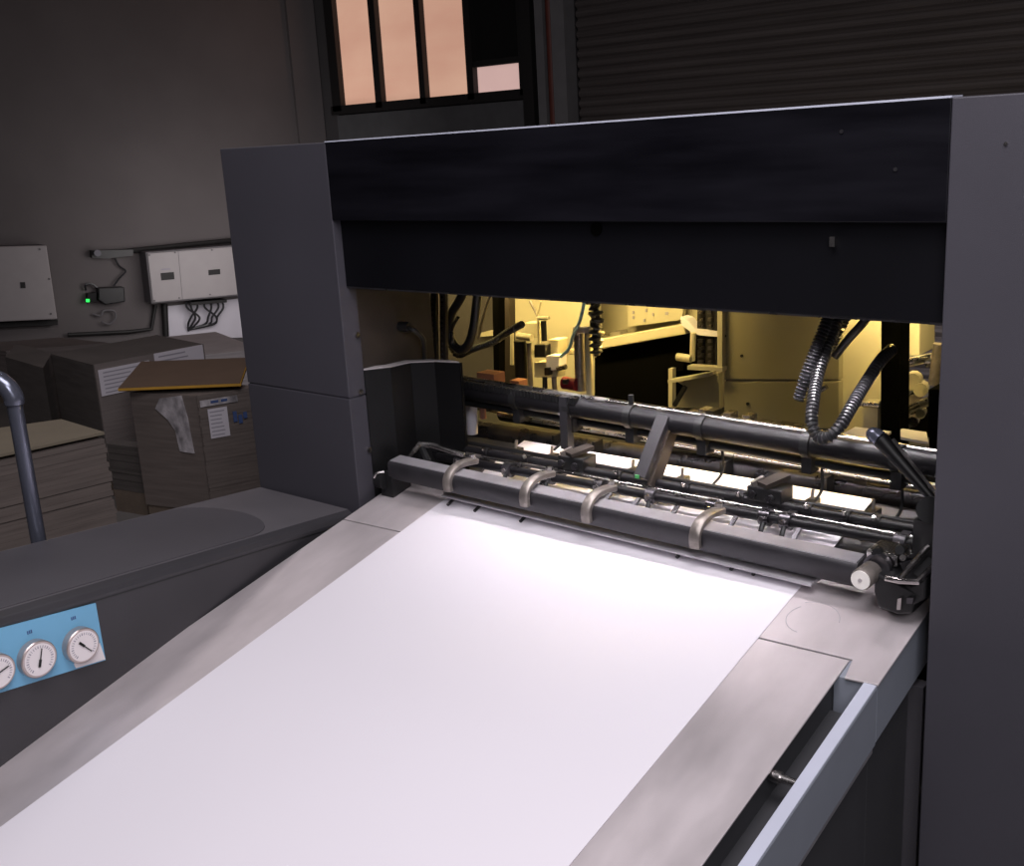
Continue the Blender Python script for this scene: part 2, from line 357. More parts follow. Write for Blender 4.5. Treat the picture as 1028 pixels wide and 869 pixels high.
for u0, u1, d0, d1 in ((.18, .30, .032, .044), (.34, .44, .032, .044)):
    bm, n, p = facepatch(a, r, u0, u1, d0, d1, .006); link('print', bm, M['blueink'], tG)
for u0, u1, d0, d1 in ((.50, .56, .10, .15), (.58, .64, .12, .16), (.66, .72, .11, .14)):
    bm, n, p = facepatch(a, r, u0, u1, d0, d1, .004); link('print', bm, M['blueink'], tG)
q = [at(x, y, Z=.705) for x, y in ((119, 392), (241, 387), (250, 361), (142, 365))]
bt = thing('cover_board', q[0], 'tan cardboard sheet with yellow edge lying on the front stack', 'board')
link('sheet', ext(B(), q, (0, 0, .012)), M['tan'], bt)
link('edge', ext(B(), [q[0] + Vector((0, 0, -.004)), q[1] + Vector((0, 0, -.004)), q[1] + (q[0] - q[3]).normalized() * .008, q[0] + (q[0] - q[3]).normalized() * .008], (0, 0, .012)), M['tanedge'], bt)['label'] = 'yellow front edge'
link('edge', ext(B(), [q[1] + Vector((0, 0, -.004)), q[2] + Vector((0, 0, -.004)), q[2] + (q[1] - q[0]).normalized() * .006, q[1] + (q[1] - q[0]).normalized() * .006], (0, 0, .012)), M['tanedge'], bt)['label'] = 'yellow right edge'
# left front stack
tH, a, l, r, b = pile('paper_stack', (105, 440), (-60, 476), (62, 427), .745, M['card'], 'wide front stack of jogged sheets behind the grey post', layers=34, jit=.005)
q = [at(x, y, Z=.758) for x, y in ((105, 436), (62, 423), (-110, 447), (-70, 474))]
bt = thing('cover_board', q[0], 'pale tan board lying on the wide left stack', 'board')
link('sheet', ext(B(), q, (0, 0, .010)), M['tan2'], bt)

# ================================================================ FEED TABLE
SL = .2306
def tz(y): return .808 + SL * y
def quadplate(pts, off=0, th=.004):
    bm = B(); top = [Vector((x, y, tz(y) + off)) for x, y in pts]
    return hexa(bm, [p - Vector((0, 0, th)) for p in top], top)
YN = -1.75
ft = thing('feed_table', (0, -.6, 0), 'sloping steel feed table carrying the white sheet into the press', 'table')
link('side_plate', quadplate([(-.748, YN), (-.50, YN), (-.50, -.073), (-.748, -.083)]), M['plate'], ft, bevel=.001)
link('side_plate', quadplate([(-.748, -.079), (-.50, -.069), (-.50, .16), (-.748, .16)]), M['plate'], ft, bevel=.001)
link('side_plate', quadplate([(.45, YN), (.668, YN), (.668, -.1045), (.45, -.1125)]), M['plate'], ft, bevel=.001)
link('side_plate', quadplate([(.45, -.108), (.672, -.1), (.68, -.152), (.740, -.147), (.742, .2), (.45, .2)]), M['plate'], ft, bevel=.001)
link('centre_plate', quadplate([(-.50, YN), (.45, YN), (.45, .43), (-.50, .43)], -.0015), M['plate'], ft)
# scratches with their own shape on the plate near the bar
bm = B()
for cxx, cyy, rr, a0, a1 in ((.55, -.02, .055, .2, 2.2), (.55, -.02, .045, 2.4, 4.6)):
    for k in range(14):
        t0 = a0 + (a1 - a0) * k / 14; t1 = a0 + (a1 - a0) * (k + 1) / 14
        P = [(cxx + (rr + d) * math.cos(t), cyy + (rr + d) * math.sin(t)) for t, d in ((t0, 0), (t1, 0), (t1, .0016), (t0, .0016))]
        hexa(bm, [Vector((x, y, tz(y) - .001)) for x, y in P], [Vector((x, y, tz(y) + .0004)) for x, y in P])
link('scratch', bm, M['lip'], ft)['label'] = 'curved scratch marks'
# channel, rail
def sl_box(x0, x1, y0, y1, o0, o1):
    bm = B(); lo = [Vector((x, y, tz(y) + o0)) for x, y in ((x0, y0), (x1, y0), (x1, y1), (x0, y1))]
    hi = [Vector((x, y, tz(y) + o1)) for x, y in ((x0, y0), (x1, y0), (x1, y1), (x0, y1))]; return hexa(bm, lo, hi)
link('table_body', sl_box(-.745, .655, YN, .42, -.10, -.006), M['sidepanel'], ft)
link('channel_floor', sl_box(.655, .72, YN, -.155, -.075, -.07), M['sidepanel'], ft)
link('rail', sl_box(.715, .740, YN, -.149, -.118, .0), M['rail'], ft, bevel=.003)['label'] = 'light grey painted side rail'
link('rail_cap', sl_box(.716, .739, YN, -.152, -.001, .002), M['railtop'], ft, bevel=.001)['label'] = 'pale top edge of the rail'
link('end_block', sl_box(.656, .738, -.146, .25, -.118, -.005), M['rail'], ft, bevel=.002)['label'] = 'grey block closing the rail'
a = Vector((.70, -.40, tz(-.40) - .018)); link('bolt', tube(B(), [a - Vector((.03, 0, 0)), a + Vector((.014, 0, 0))], .007, 10), M['steel'], ft, smooth=True)
bm = B(); tube(bm, [a - Vector((.034, 0, 0)), a - Vector((.018, 0, 0))], .011, 10); link('bolt_head', bm, M['steel'], ft, smooth=True)
# lower side panels with a pale strip painting the lit edge line
def side_panel(y0, y1, x0, x1, zo, z1=None):
    lo = [Vector((x, y, 0.05)) for x, y in ((x0, y0), (x1, y0), (x1, y1), (x0, y1))]
    hi = [Vector((x, y, tz(y) + zo)) for x, y in ((x0, y0), (x1, y0), (x1, y1), (x0, y1))]
    return hexa(B(), lo, hi)
link('side_panel', side_panel(YN, -.150, .60, .726, -.135), M['sidepanel'], ft, bevel=.002)
link('side_panel', side_panel(-.146, .045, .60, .724, -.135), M['sidepanel'], ft, bevel=.002)
link('panel_edge', sl_box(.60, .734, YN, -.149, -.136, -.128), M['lip'], ft)
link('upright', box(B(), .72, .752, .045, .075, .05, tz(.06) - .135), M['charcoal_top'], ft)
link('base_frame', box(B(), -.70, .58, YN + .1, .38, 0, .33), M['sidepanel'], ft)
a = Vector((.752, .06, .46)); link('bolt_head', tube(B(), [a, a + Vector((.006, 0, 0))], .007, 8), M['steel'], ft)
# paper
pp = B(); top = []
NY = 60
va = []
for i in range(NY + 1):
    y = YN + .02 + (.43 - YN - .02) * i / NY
    row = [pp.verts.new((-.537 + (.487 + .537) * j / 16, y, tz(y) + .0012 + .0004 * math.sin(3 * y))) for j in range(17)]
    va.append(row)
for i in range(NY):
    for j in range(16): pp.faces.new((va[i][j], va[i][j + 1], va[i + 1][j + 1], va[i + 1][j]))
o = link('paper_sheet', pp, M['paper'])
tag(o, 'wide white paper sheet lying on the feed table and running under the bar', 'paper')
mod = o.modifiers.new('thickness', 'SOLIDIFY'); mod.thickness = .0008; mod.offset = 1

# ================================================================ PRESS HOUSING
pr = thing('printing_press', (0, .5, 0), 'large charcoal press housing with black hood over the yellow-lit opening', 'printing press')
XI = .772; XO = 1.212
bm = B(); box(bm, -XO, -XI, 0, .060, 0, 1.0965); box(bm, -XO, -XI, 0, .060, 1.0995, 1.757); box(bm, -XO + .004, -XI - .004, .003, .06, 1.09, 1.105)
link('side_column', bm, M['charcoal'], pr, bevel=.0025)
link('side_column', box(B(), XI, 1.26, 0, .30, 0, 1.766), M['charcoal'], pr, bevel=.0025)
link('column_casing', box(B(), -XO, -XI - .004, .062, .335, 0, 1.75), M['innerwall'], pr)
link('casing', box(B(), -XO, -XO + .03, .335, 1.7, 0, 1.75), M['charcoal'], pr)
link('hood_panel', hexa(B(), [(-XI, .0, 1.564), (XI, .0, 1.566), (XI, .03, 1.566), (-XI, .03, 1.564)], [(-XI, .0, 1.7565), (XI, .0, 1.7655), (XI, .03, 1.7655), (-XI, .03, 1.7565)]), M['hood'], pr, bevel=.002)['label'] = 'upper black hood panel with wipe marks'
link('hood_panel', box(B(), -XI, XI, .026, .045, 1.393, 1.575), M['hood_low'], pr, bevel=.002)['label'] = 'lower recessed black hood panel'
link('hood_lip', box(B(), -XI, XI, .028, .060, 1.389, 1.3945), M['darksteel'], pr)
link('hood_edge', hexa(B(), [(-XI, -.001, 1.7565), (XI, -.001, 1.7655), (XI, .05, 1.7655), (-XI, .05, 1.7565)], [(-XI, -.001, 1.7595), (XI, -.001, 1.7690), (XI, .05, 1.7695), (-XI, .05, 1.7605)]), M['railtop'], pr)['label'] = 'bright metal top edge'  # edge highlight painted with a pale strip
link('hood_roof', box(B(), -XO + .02, XI, .062, 1.6, 1.70, 1.72), M['hood_low'], pr)  # unseen plate added to keep the interior dark
# hole, knob, screws
p = at(599, 230, Y=.026); link('hole', tube(B(), [p + Vector((0, -.004, 0)), p + Vector((0, .002, 0))], .014, 16), M['void'], pr)  # black disc paints the dark inside the opening
p = at(838, 242, Y=.026); link('latch', box(B(), p.x - .005, p.x + .005, p.y - .012, p.y, p.z - .009, p.z + .009), M['steel'], pr)['label'] = 'small chrome latch'
for (x, y) in ((845, 132), (899, 170)):
    p = at(x, y, Y=0); link('screw', tube(B(), [p, p + Vector((0, -.002, 0))], .0035, 8), M['darksteel'], pr)
p = at(1010, 144, Y=0); link('screw', tube(B(), [p, p + Vector((0, -.003, 0))], .003, 8), M['steel'], pr)
for x, y in ((358, 336), (361, 393), (370, 451)):
    p = at(x, y, X=-XI); link('screw', tube(B(), [p, p + Vector((.006, 0, 0))], .008, 10), M['steel'], pr, smooth=True)
# black corner cover box (left inside)
z1 = 1.163
rimpx = [(365.5, 372), (392, 369), (412, 364.5), (436, 363.5), (461, 364.5)]
rim = [at(x, y, Z=z1) for x, y in rimpx]; rim = [Vector((p.x, p.y, 0)) for p in rim]
def sheet(z0, z1, d):
    inner = [p + Vector((-d, d * .3, 0)) for p in rim]
    bm = B()
    for k in range(len(rim) - 1):
        q = [rim[k], rim[k + 1], inner[k + 1], inner[k]]
        hexa(bm, [p + Vector((0, 0, z0)) for p in q], [p + Vector((0, 0, z1)) for p in q])
    return bm
link('corner_cover', sheet(.80, z1, .006), M['blackgloss'], pr)['label'] = 'black bent sheet metal cover'
link('cover_rim', sheet(z1 + .001, z1 + .004, .030), M['cabinet'], pr)['label'] = 'bright top rim of the cover'
e_ = rim[-1]; bm = B(); box(bm, e_.x - .10, e_.x, e_.y + .003, e_.y + .012, .80, z1); link('corner_cover', bm, M['blackgloss'], pr)
# handle on inner wall
p0 = at(406, 328, X=-.76); p1 = at(415, 331, X=-.72); p2 = at(424, 339, X=-.72); p3 = at(426, 372, X=-.74)
link('handle', tube(B(), curve([p0, p1, p2, at(426, 350, X=-.73), p3]), .007, 10), M['black'], pr, smooth=True)
link('handle_knob', tube(B(), [p0 - Vector((.016, 0, 0)), p0 + Vector((.02, 0, 0))], .014, 14), M['black'], pr, smooth=True)

# ================================================================ CONSOLE
cdv = Vector((-.0662, 1, -.0903))          # direction of its long edges (towards the press)
cs = thing('side_console', (-1.0, -.6, 0), 'dark textured console with blue gauge panel beside the feed table', 'console')
fr = Vector((-.782, -.003, .800)); fl = Vector((-1.42, -.003, .800)); 
farR = at(355, 512.5, Y=-.012); farL = Vector((-1.205, -.003, farR.z))
L = 1.55
def cpt(p, s): return Vector(p) - cdv * s
e0 = farR; e1 = cpt(farR, L)
sec = [(0, -.80), (0, -.022), (-.006, -.008), (-.02, 0), (-.412, 0), (-.425, -.008), (-.43, -.03), (-.43, -.80)]
def csec(base): return [Vector((base.x + dx, base.y, max(.01, base.z + dz))) for dx, dz in sec]
bm = B(); hexa(bm, csec(e0), csec(e1)); link('body', bm, M['console'], cs, bevel=.003)
# thin darker slab with rounded end; the rest of the top is paler
n = 14; pad = []
for s_, w0 in ((0, 0),): pass
c = cpt(e0, .33)
pts = [cpt(e0, L - .01) + Vector((-.03, 0, 0)), ]
for k in range(n + 1):
    a_ = -math.pi / 2 + math.pi * k / n
    pts.append(c + Vector((-.215 - .185 * math.sin(-a_) * 1.0, 0, 0)) + cdv * (.12 * math.cos(a_)))
pts.append(cpt(e0, L - .01) + Vector((-.40, 0, 0)))
seen = [pts[0]] + sorted(pts[1:-1], key=lambda q: -q.x) + [pts[-1]]
link('top_pad', hexa(B(), [p + Vector((0, 0, .0005)) for p in seen], [p + Vector((0, 0, .0025)) for p in seen]), M['charcoal_top'], cs, bevel=.001)
ts = [cpt(e0, 0) + Vector((-.022, 0, 0)), cpt(e0, 0) + Vector((-.41, 0, 0)), e1 + Vector((-.41, 0, 0)), e1 + Vector((-.022, 0, 0))]
link('top_skin', hexa(B(), [p + Vector((0, 0, -.002)) for p in ts], [p + Vector((0, 0, .0004)) for p in ts]), M['dusty'], cs)
# seam below the top
bm = B(); hexa(bm, [e0 + Vector((.0008, 0, -.030)), e0 + Vector((.0008, 0, -.033)), e0 + Vector((-.01, 0, -.033)), e0 + Vector((-.01, 0, -.030))], [e1 + Vector((.0008, 0, -.030)), e1 + Vector((.0008, 0, -.033)), e1 + Vector((-.01, 0, -.033)), e1 + Vector((-.01, 0, -.030))])
link('seam', bm, M['black'], cs)
# gauge panel: on console side plane
cn = Vector((1, .0662, 0)).normalized(); 
def cpl(x, y, off=0):
    r = ray(x, y); p0 = e0 + cn * off; return CAM + r * ((p0 - CAM).dot(cn) / r.dot(cn))
G = [cpl(95, 605, .001), cpl(105, 662, .001), cpl(-60, 713, .001), cpl(-60, 646, .001)]
link('gauge_panel', ext(B(), G, cn * .004), M['blue'], cs)['label'] = 'light blue gauge panel'
link('sticker', ext(B(), [cpl(x, y, .0055) for x, y in ((100, 645), (105.5, 661.5), (76, 670.5), (74, 666))], cn * .001), M['dial'], cs)['label'] = 'white corner sticker'
for gx, gy, gr, na in ((78.5, 646, 17.5, 2.45), (34.5, 659.5, 18.5, .3), (-7, 672.5, 18, 1.3)):
    c = cpl(gx, gy, .005)
    rad = (cpl(gx, gy + gr, .005) - cpl(gx, gy - gr, .005)).length / 2
    g = link('gauge', tube(B(), [c, c + cn * .018, c + cn * .020], [rad, rad, rad * .95], 40), M['bezel'], cs, smooth=True); g['label'] = 'round pressure gauge'
    u_ = Vector((0, 0, 1)); s_ = u_.cross(cn).normalized(); s_ = Vector((0, 1, 0)) - cn * cn.y; s_.normalize()
    link('dial', tube(B(), [c + cn * .0195, c + cn * .0212], rad * .86, 36), M['dial'], g)
    bm = B()
    for k in range(25):
        an = math.radians(-135 + 270 * k / 24) + math.pi / 2; d = s_ * math.cos(an) + u_ * math.sin(an)
        w = .0006 if k % 4 else .0011
        bar(bm, c + cn * .0215 + d * rad * .62, c + cn * .0215 + d * rad * .76, w * 2, .0006, up=cn)
    link('tick_marks', bm, M['ink'], g)
    d = (s_ * math.sin(na) + u_ * math.cos(na)).normalized()
    bm = B(); bar(bm, c + cn * .023 - d * rad * .38, c + cn * .023 + d * rad * .6, .0022, .001, up=cn)
    bar(bm, c + cn * .023 - d * rad * .40, c + cn * .023 + d * rad * .02, .0055, .001, up=cn)
    link('needle', bm, M['needle'], g)
for gx, gy in ((73.5, 620), (29.5, 634)):
    c = cpl(gx, gy, .005); bm = B(); 
    for dx in (-.004, .0, .004): box(bm, c.x, c.x + .001, c.y + dx - .0012, c.y + dx + .0012, c.z - .004, c.z + .003)
    link('mark', bm, M['blueink'], cs)
# grey tubular post on the console
pz = lambda y_: None
foot = None
r = ray(37, 533); # foot on the console top plane through e0 with directions cdv and X
nrm = Vector((1, 0, 0)).cross(cdv).normalized(); foot = CAM + r * ((e0 - CAM).dot(nrm) / r.dot(nrm))
for _ in range(20):   # stands on the floor just behind the far long edge of the console
    kx = e0.x - .43 + cdv.x * (foot.y - e0.y) - .032
    foot = at(36.5, 530, X=kx)
foot = Vector((foot.x, foot.y, 0))
ps = thing('guard_post', foot, 'blue-grey tubular guard post rising behind the console at left', 'post')
top = at(12, 395, Y=foot.y); top = Vector((foot.x, foot.y, top.z))
jn = at(17, 407, Y=foot.y)
link('tube', tube(B(), [foot, Vector((foot.x, foot.y, jn.z))], .0185, 20), M['post'], ps, smooth=True)
link('elbow', tube(B(), curve([Vector((foot.x, foot.y, jn.z + .003)), Vector((foot.x, foot.y, jn.z + .022)), Vector((foot.x - .014, foot.y - .010, jn.z + .052)), Vector((foot.x - .05, foot.y - .03, jn.z + .066)), Vector((foot.x - .20, foot.y - .11, jn.z + .068))]), .0235, 20), M['post'], ps, smooth=True)

# ================================================================ SHEET FEED BAR
def P(x, y, Y): return at(x, y, Y=Y)
fb = thing('feeder_bar', (0, .1, .85), 'dark steel crossbar with four curved hooks lying over the white sheet', 'press bar')
# main bar: rounded box profile along X
A = P(393, 468, .075); Bq = P(868, 576, .075)
def profile_bar(xa, za, xb, zb, prof, yc):
    return hexa(B(), [Vector((xa, yc + dy, za + dz)) for dy, dz in prof], [Vector((xb, yc + dy, zb + dz)) for dy, dz in prof])
prof = [(-.024, -.044), (-.030, -.036), (-.031, -.004), (-.028, .003), (-.022, .007), (.016, .011), (.020, .006), (.018, -.044)]
zl = P(430, 474, .05).z; zr = P(800, 556, .05).z
x_l = -.70; x_r = .612
sl = (zr - zl) / (P(800, 556, .05).x - P(430, 474, .05).x)
za = zl + sl * (x_l - P(430, 474, .05).x) ; zb = zl + sl * (x_r - P(430, 474, .05).x)
link('bar', profile_bar(x_l, za, x_r, zb, prof, .08), M['barsteel'], fb, smooth=True)
topf = [(-.024, .0055), (-.023, .0078), (.015, .0122), (.016, .0100)]  # thin pale strip paints the light reflected on the bar top
link('polished_top', profile_bar(x_l + .004, za, x_r - .004, zb, topf, .08), M['lip'], fb)['label'] = 'polished sloping top face of the bar'
# thin guide lip over the paper
lp = [(-.034, .004), (-.034, .008), (-.030, .011), (.012, .012), (.012, .004)]
link('guide_lip', hexa(B(), [Vector((-.53, .108 + dy, tz(.108) + .008 + dz)) for dy, dz in lp], [Vector((.52, .080 + dy, tz(.08) + .010 + dz)) for dy, dz in lp]), M['lip'], fb)['label'] = 'thin grey guide lip'
# rollers just under the lip
for x, y in ((451, 503), (478, 511), (524, 522), (681, 560), (735, 574), (757, 577)):
    p = at(x, y, Y=.075); zt_ = tz(p.y) + .004
    q0 = Vector((p.x, .105, tz(.105) + .010)); q1 = Vector((p.x + .002, .066, tz(.066) + .006))
    link('finger', tube(B(), [q0, q1], .0042, 8), M['black'], fb, smooth=True)
# hooks
def hook(px, py):
    b0 = P(px, py, .045); x = b0.x; zz = b0.z
    path = [Vector((x, .042, zz)), Vector((x, .040, zz + .020)), Vector((x, .045, zz + .036)), Vector((x, .060, zz + .049)), Vector((x, .082, zz + .056)), Vector((x, .110, zz + .057)), Vector((x, .150, zz + .052))]
    pth = curve(path, 4); bm = B(); rings = []
    for i, p in enumerate(pth):
        d = (pth[min(i + 1, len(pth) - 1)] - pth[max(0, i - 1)]).normalized(); nn = d.cross(Vector((1, 0, 0))).normalized()
        w = .0125; h = .0085
        rings.append([bm.verts.new(p + Vector((sx * w, 0, 0)) + nn * sn * h) for sx, sn in ((-1, -.6), (-.6, -1), (.6, -1), (1, -.6), (1, .6), (.6, 1), (-.6, 1), (-1, .6))])
    for ra, rb in zip(rings, rings[1:]):
        for k in range(8): bm.faces.new((ra[k], ra[(k + 1) % 8], rb[(k + 1) % 8], rb[k]))
    bm.faces.new(rings[0]); bm.faces.new(rings[-1])
    h = link('hook', bm, M['hook'], fb, smooth=True)
    c = Vector((x, .034, zz + .010)); link('screw', tube(B(), [c, c + Vector((0, .012, 0))], .006, 10), M['steel'], h, smooth=True)
    c = Vector((x, .140, zz + .058)); link('screw', tube(B(), [c, c + Vector((0, 0, .014))], .009, 6), M['steel'], h)
for x, y in ((451, 492), (528, 507), (590, 523), (699, 549)): hook(x, y)
# two cross rods behind, their collars
def xrod(name, pa, pb, Y, r, m, parent, Yb=None, n=14, xa=None, xb=None):
    a = P(*pa, Y); b = P(*pb, Y if Yb is None else Yb)
    return link(name, tube(B(), [a, b], r, n), m, parent, smooth=True), a, b
o, ra, rb = xrod('cross_rod', (440, 458), (932, 549), .21, .0115, M['tubeblack'], fb)
o, _, _ = xrod('polished_rod', (440, 450), (930, 542), .228, .0050, M['steel'], fb)
o, sa, sb = xrod('cross_rod', (424, 443), (934, 534), .255, .0115, M['tubeblack'], fb)
o, _, _ = xrod('cross_rod', (470, 444), (936, 528), .30, .0065, M['black'], fb)
def on(a, b, px):  # point of the rod a-b seen at column px
    lo, hi = 0., 1.
    for _ in range(30):
        m = (lo + hi) / 2; q = a.lerp(b, m) - CAM; c = RM.transposed() @ q; x = W / 2 + c.x / -c.z * F
        if x < px: lo = m
        else: hi = m
    return a.lerp(b, lo)
for px in (463, 511, 552, 603, 655, 716, 769, 790, 905):
    c = on(ra, rb, px); bm = B()
    tube(bm, [c - Vector((.012, 0, 0)), c + Vector((.012, 0, 0))], .019, 14); box(bm, c.x - .009, c.x + .009, c.y - .004, c.y + .055, c.z - .010, c.z + .014)
    k = link('collar', bm, M['darksteel'], fb, smooth=True)
    bm = B(); tube(bm, curve([c + Vector((0, -.012, -.006)), c + Vector((0, -.022, -.022)), c + Vector((-.002, -.028, -.040)), c + Vector((-.004, -.036, -.052))]), [.006] * 25, 8)
    link('pad_arm', bm, M['black'], k, smooth=True)
    link('screw', tube(B(), [c + Vector((.0, -.018, .004)), c + Vector((0, -.026, .004))], .006, 8), M['steel'], k)
for px in (446, 489, 530, 566, 622, 690, 744, 812, 850, 880):
    c = on(sa, sb, px); bm = B()
    tube(bm, [c - Vector((.009, 0, 0)), c + Vector((.009, 0, 0))], .015, 12); box(bm, c.x - .006, c.x + .006, c.y - .045, c.y + .004, c.z - .022, c.z - .004)
    k = link('collar', bm, M['tubeblack'], fb, smooth=True)
    link('screw', tube(B(), [c + Vector((0, -.012, .010)), c + Vector((0, -.016, .018))], .005, 8), M['steel'], k)
for px in (484, 545, 612, 640, 679, 737, 800):
    c = on(ra, rb, px); c = Vector((c.x, .150, tz(.15) + .022))
    link('rest_wheel', tube(B(), [c - Vector((.006, 0, 0)), c + Vector((.006, 0, 0))], .016, 16), M['hook'], fb, smooth=True)
    link('wheel_arm', bar(B(), c + Vector((.009, 0, 0)), on(ra, rb, px) + Vector((.009, -.004, -.006)), .006, .010, up=(1, 0, 0)), M['darksteel'], fb)
for px in (500, 536, 618, 668, 742, 800, 862):
    c = on(sa, sb, px) + Vector((0, .075, -.012)); k = link('guide_block', box(B(), c.x - .012, c.x + .012, c.y - .02, c.y + .02, c.z - .022, c.z + .012), M['black'], fb, bevel=.002)
    link('guide_pin', tube(B(), [c + Vector((0, 0, .012)), c + Vector((0, .004, .034))], .004, 8), M['hook'], k)
    link('guide_strip', bar(B(), c + Vector((.006, -.02, -.010)), c + Vector((.006, -.075, -.034)), .008, .003), M['black'], k)
# left end: lever linkage and small wheel
q = [P(408, 463, .09), P(421, 446, .16), P(434, 447, .18), P(466, 457, .20)]
link('end_arm', tube(B(), q, [.006, .008, .008, .007], 8), M['steel'], fb, smooth=True)
link('end_arm', tube(B(), [P(424, 450, .14), P(430, 463, .12)], .009, 8), M['black'], fb)
c = P(384, 482, .05); link('wheel', tube(B(), [c - Vector((.015, 0, 0)), c + Vector((.012, 0, 0))], .022, 18), M['black'], fb, smooth=True)
link('wheel_guard', tube(B(), curve([c + Vector((-.012, -.02, .012)), c + Vector((-.004, -.014, .023)), c + Vector((.01, .0, .026))]), .004, 8), M['steel'], fb, smooth=True)
link('end_bracket', box(B(), -.735, -.69, .05, .12, .822, .885), M['black'], fb)
# right end: round pale knob, clamp and bracket
c = P(864, 582, -.012); 
kb = link('adjusting_knob', tube(B(), [c, c + Vector((0, .005, 0)), c + Vector((0, .05, .0)), c + Vector((0, .055, 0))], [.0185, .021, .021, .018], 28), M['hook'], fb, smooth=True); kb['label'] = 'round steel adjusting knob'
link('knob_face', tube(B(), [c + Vector((0, -.002, 0)), c + Vector((0, .001, 0))], .0185, 28), M['knobwhite'], kb)
link('knob_screw', tube(B(), [c + Vector((0, -.004, 0)), c + Vector((0, -.001, 0))], .004, 10), M['steel'], kb)
link('end_ring', tube(B(), [c + Vector((0.004, .062, .003)), c + Vector((.004, .078, .003))], .027, 24), M['darksteel'], fb, smooth=True)
bm = B(); c2 = P(893, 556, .10); box(bm, c2.x - .035, c2.x + .028, .07, .14, c2.z - .012, c2.z + .012)
link('clamp', bm, M['steel'], fb, bevel=.004)
link('clamp_screw', tube(B(), [P(880, 555, .06), P(882, 553, .075)], .010, 10), M['black'], fb)
link('clamp_screw', tube(B(), [P(903, 552, .06), P(905, 550, .09)], .009, 10), M['black'], fb)
link('clamp_screw', tube(B(), [P(906, 560, .05), P(908, 558, .07)], .006, 10), M['steel'], fb)
bm = B()
# black end casting standing on the table
q0 = P(880, 575, .0); 
pts = [P(x, y, .02) for x, y in ((878, 574), (893, 583), (915, 588), (930, 580), (929, 602), (918, 607), (916, 616), (902, 617), (882, 610), (877, 594))]
hexa(bm, pts, [p + Vector((0, .085, .0)) for p in pts]); link('end_casting', bm, M['black'], fb, bevel=.004)['label'] = 'black cast end block'
bm = B(); pts = [P(x, y, .012) for x, y in ((901, 601), (905, 600), (904, 612), (900, 612))]; ext(bm, pts, (0, .008, 0)); link('set_screw', bm, M['steel'], fb)
pts = [P(x, y, .012) for x, y in ((910, 600), (917, 600), (916, 606), (910, 606))]; link('set_screw', ext(B(), pts, (0, .01, 0)), M['darksteel'], fb)
# light edged loop bracket reaching back to the column
loop = [P(889, 580, .0), P(903, 583, .0), P(921, 584, .0), P(934, 571, .05), P(942, 563, .08)]
link('loop_bracket', tube(B(), loop, .0058, 8), M['steel'], fb, smooth=True)
loop = [P(903, 582, .0), P(912, 571, .03), P(928, 552, .09), P(941, 541, .13)]
link('loop_bracket', tube(B(), loop, .0052, 8), M['steel'], fb, smooth=True)
link('loop_plate', ext(B(), [P(893, 583, .01), P(921, 586, .01), P(944, 563, .09), P(944, 574, .09), P(925, 600, .02)], (0, .02, -.01)), M['black'], fb)
link('loop_plate', ext(B(), [P(916, 575, .05), P(922, 579, .05), P(944, 556, .12), P(938, 552, .12)], (0, .02, -.01)), M['black'], fb)
link('end_link', ext(B(), [P(903, 565, .08), P(910, 560, .08), P(924, 548, .12), P(920, 560, .10), P(908, 576, .08)], (0, .012, 0)), M['darksteel'], fb)
link('end_link', tube(B(), [P(925, 545, .14), P(945, 556, .13)], .004, 8), M['steel'], fb)
# slanted post joining rods to the big tube
bm = B(); a = P(643, 480, .215); b = P(667, 418, .315)
bar(bm, a, b, .034, .020, up=(0, -1, .6)); post = link('slanted_post', bm, M['postpaint'], fb, bevel=.002)
a2 = P(655, 489, .24); b2 = P(678, 424, .34); link('post_web', bar(B(), a2, b2, .010, .040, up=(0, -1, .6)), M['innerwall'], fb)
p = P(640, 478, .20); link('marker', box(B(), p.x - .005, p.x + .005, p.y - .004, p.y, p.z - .004, p.z + .004), M['green'], fb)['label'] = 'small green marker'
# wire fingers reaching down to the paper
for px, y0, y1 in ((725, 447, 486), (825, 461, 505), (565, 420, 452), (905, 478, 524)):
    t_ = P(px, y0, .36); m_ = P(px, (y0 + 2 * y1) / 3, .35); e_ = P(px - 9, y1, .33)
    link('wire_finger', tube(B(), curve([t_, m_, e_]), .0036, 8), M['black'], fb, smooth=True)
# block mechanisms standing on the rods
for (px, py), sc in (((581, 461), 1.0), ((775, 492), 1.05)):
    c = P(px, py, .27); k = link('slide_block', box(B(), c.x - .045 * sc, c.x + .035 * sc, c.y - .03, c.y + .03, c.z - .022, c.z + .012), M['black'], fb, bevel=.003)
    link('block_cap', bar(B(), c + Vector((-.01, -.028, .018)), c + Vector((.018, .03, .030)), .035, .010), M['innerwall'], k)
    link('block_cap', bar(B(), c + Vector((-.035, -.028, .016)), c + Vector((-.02, .0, .026)), .010, .012), M['hook'], k)
    link('screw', tube(B(), [c + Vector((-.03, -.04, -.004)), c + Vector((-.03, -.028, -.004))], .009, 10), M['darksteel'], k)
    link('screw', tube(B(), [c + Vector((.012, -.04, -.008)), c + Vector((.012, -.028, -.008))], .009, 10), M['darksteel'], k)
